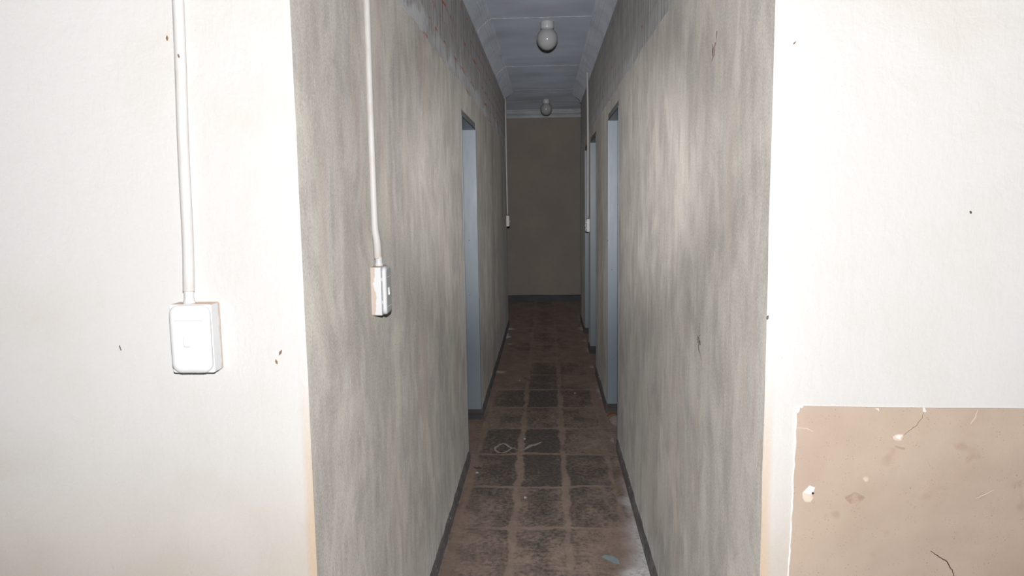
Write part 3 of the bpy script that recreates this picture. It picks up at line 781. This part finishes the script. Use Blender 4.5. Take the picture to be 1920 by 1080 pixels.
# dangling moth debris on the right corridor wall
d = empty('dead_moth', (XR + 0.0002, 1.885, 1.848)); tag(d, 'brown dead moth hanging on the right corridor wall near the top', 'insect')
bm = bmesh.new()
k = prism([(-.012, .009), (-.0145, .021), (-.009, .012), (-.003, .008), (.004, .017), (.002, .006), (.0, -.006), (.001, -.010), (-.006, -.014), (-.013, -.021), (-.014, -.018), (-.009, -.011), (-.009, .0)], 0, 0.002)
for v in k.verts: v.co = Vector((-v.co.z, -v.co.x * 1.9, v.co.y))
obj('wing', k, 'moth', d)
bm = tube(bmesh.new(), [(-.0016, .012, -.012), (-.0018, .013, .0), (-.0016, .018, .009)], [.0012, .0019, .0010], 8); obj('body', bm, 'bug', d)
bm = tube(bmesh.new(), [(-.001, -.010, .010), (-.001, -.018, .024), (-.001, -.022, .040)], [.0004, .0004, .0009], 6); obj('silk_thread', bm, 'bug', d)
# long-legged spider on the right corridor wall
d = empty('spider', (XR - 0.0010, 2.0, 1.1075)); tag(d, 'long-legged dark spider on the right corridor wall', 'spider')
bm = bmesh.new(); blob(bm, (0, 0, 0), (.0013, .0022, .0032), 2); blob(bm, (0, -.0035, -.0048), (.0011, .0018, .0028), 4); obj('body', bm, 'bug', d)
for lg in ([(0, .001, .001), (-.002, .007, .012), (0, .014, .024), (.001, .008, .050)], [(0, .001, .001), (-.002, .008, .014), (0, -.009, .021)],
           [(0, .002, 0), (-.003, .012, .006), (0, .030, .012)], [(0, .002, 0), (-.003, .016, -.001), (0, .032, .002)],
           [(0, .002, -.001), (-.003, .012, -.005), (0, .030, -.004)], [(0, .002, -.002), (-.002, .008, -.011), (0, .010, -.022), (.001, -.004, -.032)],
           [(0, .002, -.002), (-.002, .014, -.013), (0, .020, -.023), (.001, .002, -.033), (.001, -.022, -.046)], [(0, .001, .002), (-.002, .016, .012), (0, .024, .004)]):
    obj('leg', tube(bmesh.new(), lg, .00034, 5), 'bug', d)

# ------------------------------------------------------------------ litter on the floor
def ribbon(pts, widths, z=0.0025, th=0.0012):
    bm = bmesh.new(); prev = None; P_ = [Vector(p) for p in pts]
    for i, p in enumerate(P_):
        t = (P_[min(i + 1, len(P_) - 1)] - P_[max(i - 1, 0)]); t.z = 0; t.normalize(); s = Vector((-t.y, t.x, 0)) * widths[i] / 2
        cur = [bm.verts.new(p + s + Vector((0, 0, z))), bm.verts.new(p - s + Vector((0, 0, z))), bm.verts.new(p - s + Vector((0, 0, z + th + .001))), bm.verts.new(p + s + Vector((0, 0, z + th)))]
        if prev:
            for q in range(4): bm.faces.new((prev[q], prev[(q + 1) % 4], cur[(q + 1) % 4], cur[q]))
        else: bm.faces.new(cur)
        prev = cur
    bm.faces.new(prev); return bm
pts = [(-.222, 4.335, 0.003), (-.240, 4.355, .004), (-.262, 4.405, .003), (-.280, 4.425, 0), (-.300, 4.405, 0), (-.324, 4.345, 0), (-.318, 4.300, 0), (-.296, 4.262, 0), (-.270, 4.258, 0), (-.245, 4.285, .001), (-.228, 4.322, .004), (-.210, 4.330, .006), (-.196, 4.312, .003), (-.170, 4.305, 0), (-.148, 4.315, 0), (-.130, 4.350, 0), (-.110, 4.392, 0), (-.085, 4.400, .001), (-.066, 4.425, .001), (-.046, 4.450, .002)]
wd = [.008, .013, .015, .015, .015, .016, .015, .014, .015, .014, .012, .012, .010, .010, .012, .022, .032, .030, .020, .008]
tag(obj('plastic_strip', ribbon(pts, [w_ * 0.85 for w_ in wd]), 'strip'), 'pale looped plastic strip lying on the slate floor', 'strip')
tag(obj('twig', tube(bmesh.new(), [(-.420, 4.02, .003), (-.405, 4.005, .003), (-.395, 4.01, .003), (-.378, 4.008, .003)], [.0025, .003, .003, .0015], 7), 'twig'), 'short dark twig on the floor by the left skirting', 'twig')
chip_pts = [(.215, 2.985), (.235, 2.995), (.262, 2.990), (.282, 2.962), (.288, 2.915), (.262, 2.930), (.240, 2.955)]
tag(obj('paint_chip', prism(chip_pts, 0.001, 0.0035), 'chip'), 'blue grey paint chip on the floor near the right skirting', 'paint chip')
# rubble and a curled rust-coloured leaf in the nearest right doorway
bm = blob(bmesh.new(), (0, 0, 0), (.075, .13, .012), 6, 3, 0.14)
tag(obj('rubble_heap', bm, 'rubble', loc=(.487, 4.885, 0.004)), 'low heap of pale rubble in the nearest right doorway', 'rubble')
def leaf_at(loc, rz, s, label):
    bm = bmesh.new(); n = 9; prev = None
    for i in range(n + 1):
        u = i / n; w = 0.018 * math.sin(PI * min(1, u * 0.96 + 0.03)) * s; x = (u - .5) * 0.085 * s; z = 0.004 + 0.026 * s * math.sin(PI * u)
        cur = [bm.verts.new((x, -w, z + .004)), bm.verts.new((x, 0, z)), bm.verts.new((x, w, z + .004)), bm.verts.new((x, 0, z - .001))]
        if prev:
            for q in range(4): bm.faces.new((prev[q], prev[(q + 1) % 4], cur[(q + 1) % 4], cur[q]))
        prev = cur
    o = obj('dry_leaf', bm, 'leaf', loc=loc, rot=(0, 0, rz)); return tag(o, label, 'leaf')
leaf_at((.437, 4.985, 0.004), .25, 0.95, 'curled rust-brown leaf in the nearest right doorway')
leaf_at((.325, 4.83, 0.0), 1.0, 0.30, 'tiny dark brown leaf scrap before the nearest right doorway')
# lime flakes that can be counted on the floor
fl = [((-.395, 3.94), 'pale lime flake on the floor beside the twig'), ((-.15, 4.52), 'pale lime flake beyond the plastic strip'), ((.205, 5.62), 'white lime flake in mid corridor towards the right wall'),
      ((-.235, 6.02), 'white lime flake in mid corridor towards the left wall'), ((-.12, 3.6), 'pale lime flake between the first paving rows')]
for i, ((x, y), lab) in enumerate(fl):
    rk = random.Random(i); k = 7; pts = [((.006 + .003 * rk.random()) * math.cos(t * 2 * PI / k), (.009 + .005 * rk.random()) * math.sin(t * 2 * PI / k)) for t in range(k)]
    tag(obj('lime_flake', prism(pts, 0.0008, 0.0035), 'flake', loc=(x, y, 0)), lab, 'flake', 'lime flakes on the corridor floor')

# ------------------------------------------------------------------ camera (26 mm, tipped down a little)
cam = bpy.data.cameras.new('camera'); co = bpy.data.objects.new('camera', cam); C.objects.link(co)
cam.sensor_width = 36.0; cam.lens = 26.241; cam.clip_start = 0.02
VPx, VPy, NDx, NDy = 65.0, -170.0, 166.0, 11585.0
f = math.sqrt(-(VPx * NDx + VPy * NDy))
Yv = Vector((VPx, VPy, f)).normalized(); Dv = Vector((NDx, NDy, f)).normalized(); Xv = Dv.cross(Yv)
rows = (Xv, Yv, -Dv)                                   # world axes in (right, down, forward) camera terms
R3 = Matrix([[r.x, -r.y, -r.z] for r in rows])
co.matrix_world = Matrix.Translation((0, 0, 1.5)) @ R3.to_4x4()
S.camera = co

# ------------------------------------------------------------------ light: the flash above the camera, and the dim room behind
def spot(name, loc, target, power, angle, blend, size, col=(1, 1, 1)):
    l = bpy.data.lights.new(name, 'SPOT'); l.energy = power; l.spot_size = math.radians(angle); l.spot_blend = blend
    l.shadow_soft_size = size; l.color = col
    o = bpy.data.objects.new(name, l); C.objects.link(o); o.location = loc
    o.rotation_euler = (Vector(target) - Vector(loc)).to_track_quat('-Z', 'Y').to_euler()
    return o
FL = (0.01, 0.0, 1.615)
spot('flash_wide', FL, (0.0, 5.0, 2.0), 117, 170, 0.85, 0.02)
t_ = spot('flash_tall', FL, (-0.02, 6.0, 0.5), 215, 150, 1.0, 0.02); t_.scale = (0.115, 1.0, 1.0)
spot('flash_core', FL, (-0.02, 7.0, 1.5), 325, 28, 1.0, 0.02)
w = bpy.data.worlds.new('world'); S.world = w; w.use_nodes = True
w.node_tree.nodes['Background'].inputs[0].default_value = (0.02, 0.02, 0.022, 1); w.node_tree.nodes['Background'].inputs[1].default_value = 0.3
S.view_settings.view_transform = 'Standard'; S.view_settings.look = 'None'; S.view_settings.exposure = 0.0; S.view_settings.gamma = 1.0
S.view_settings.use_curve_mapping = False
S.cycles.max_bounces = 10; S.cycles.diffuse_bounces = 8
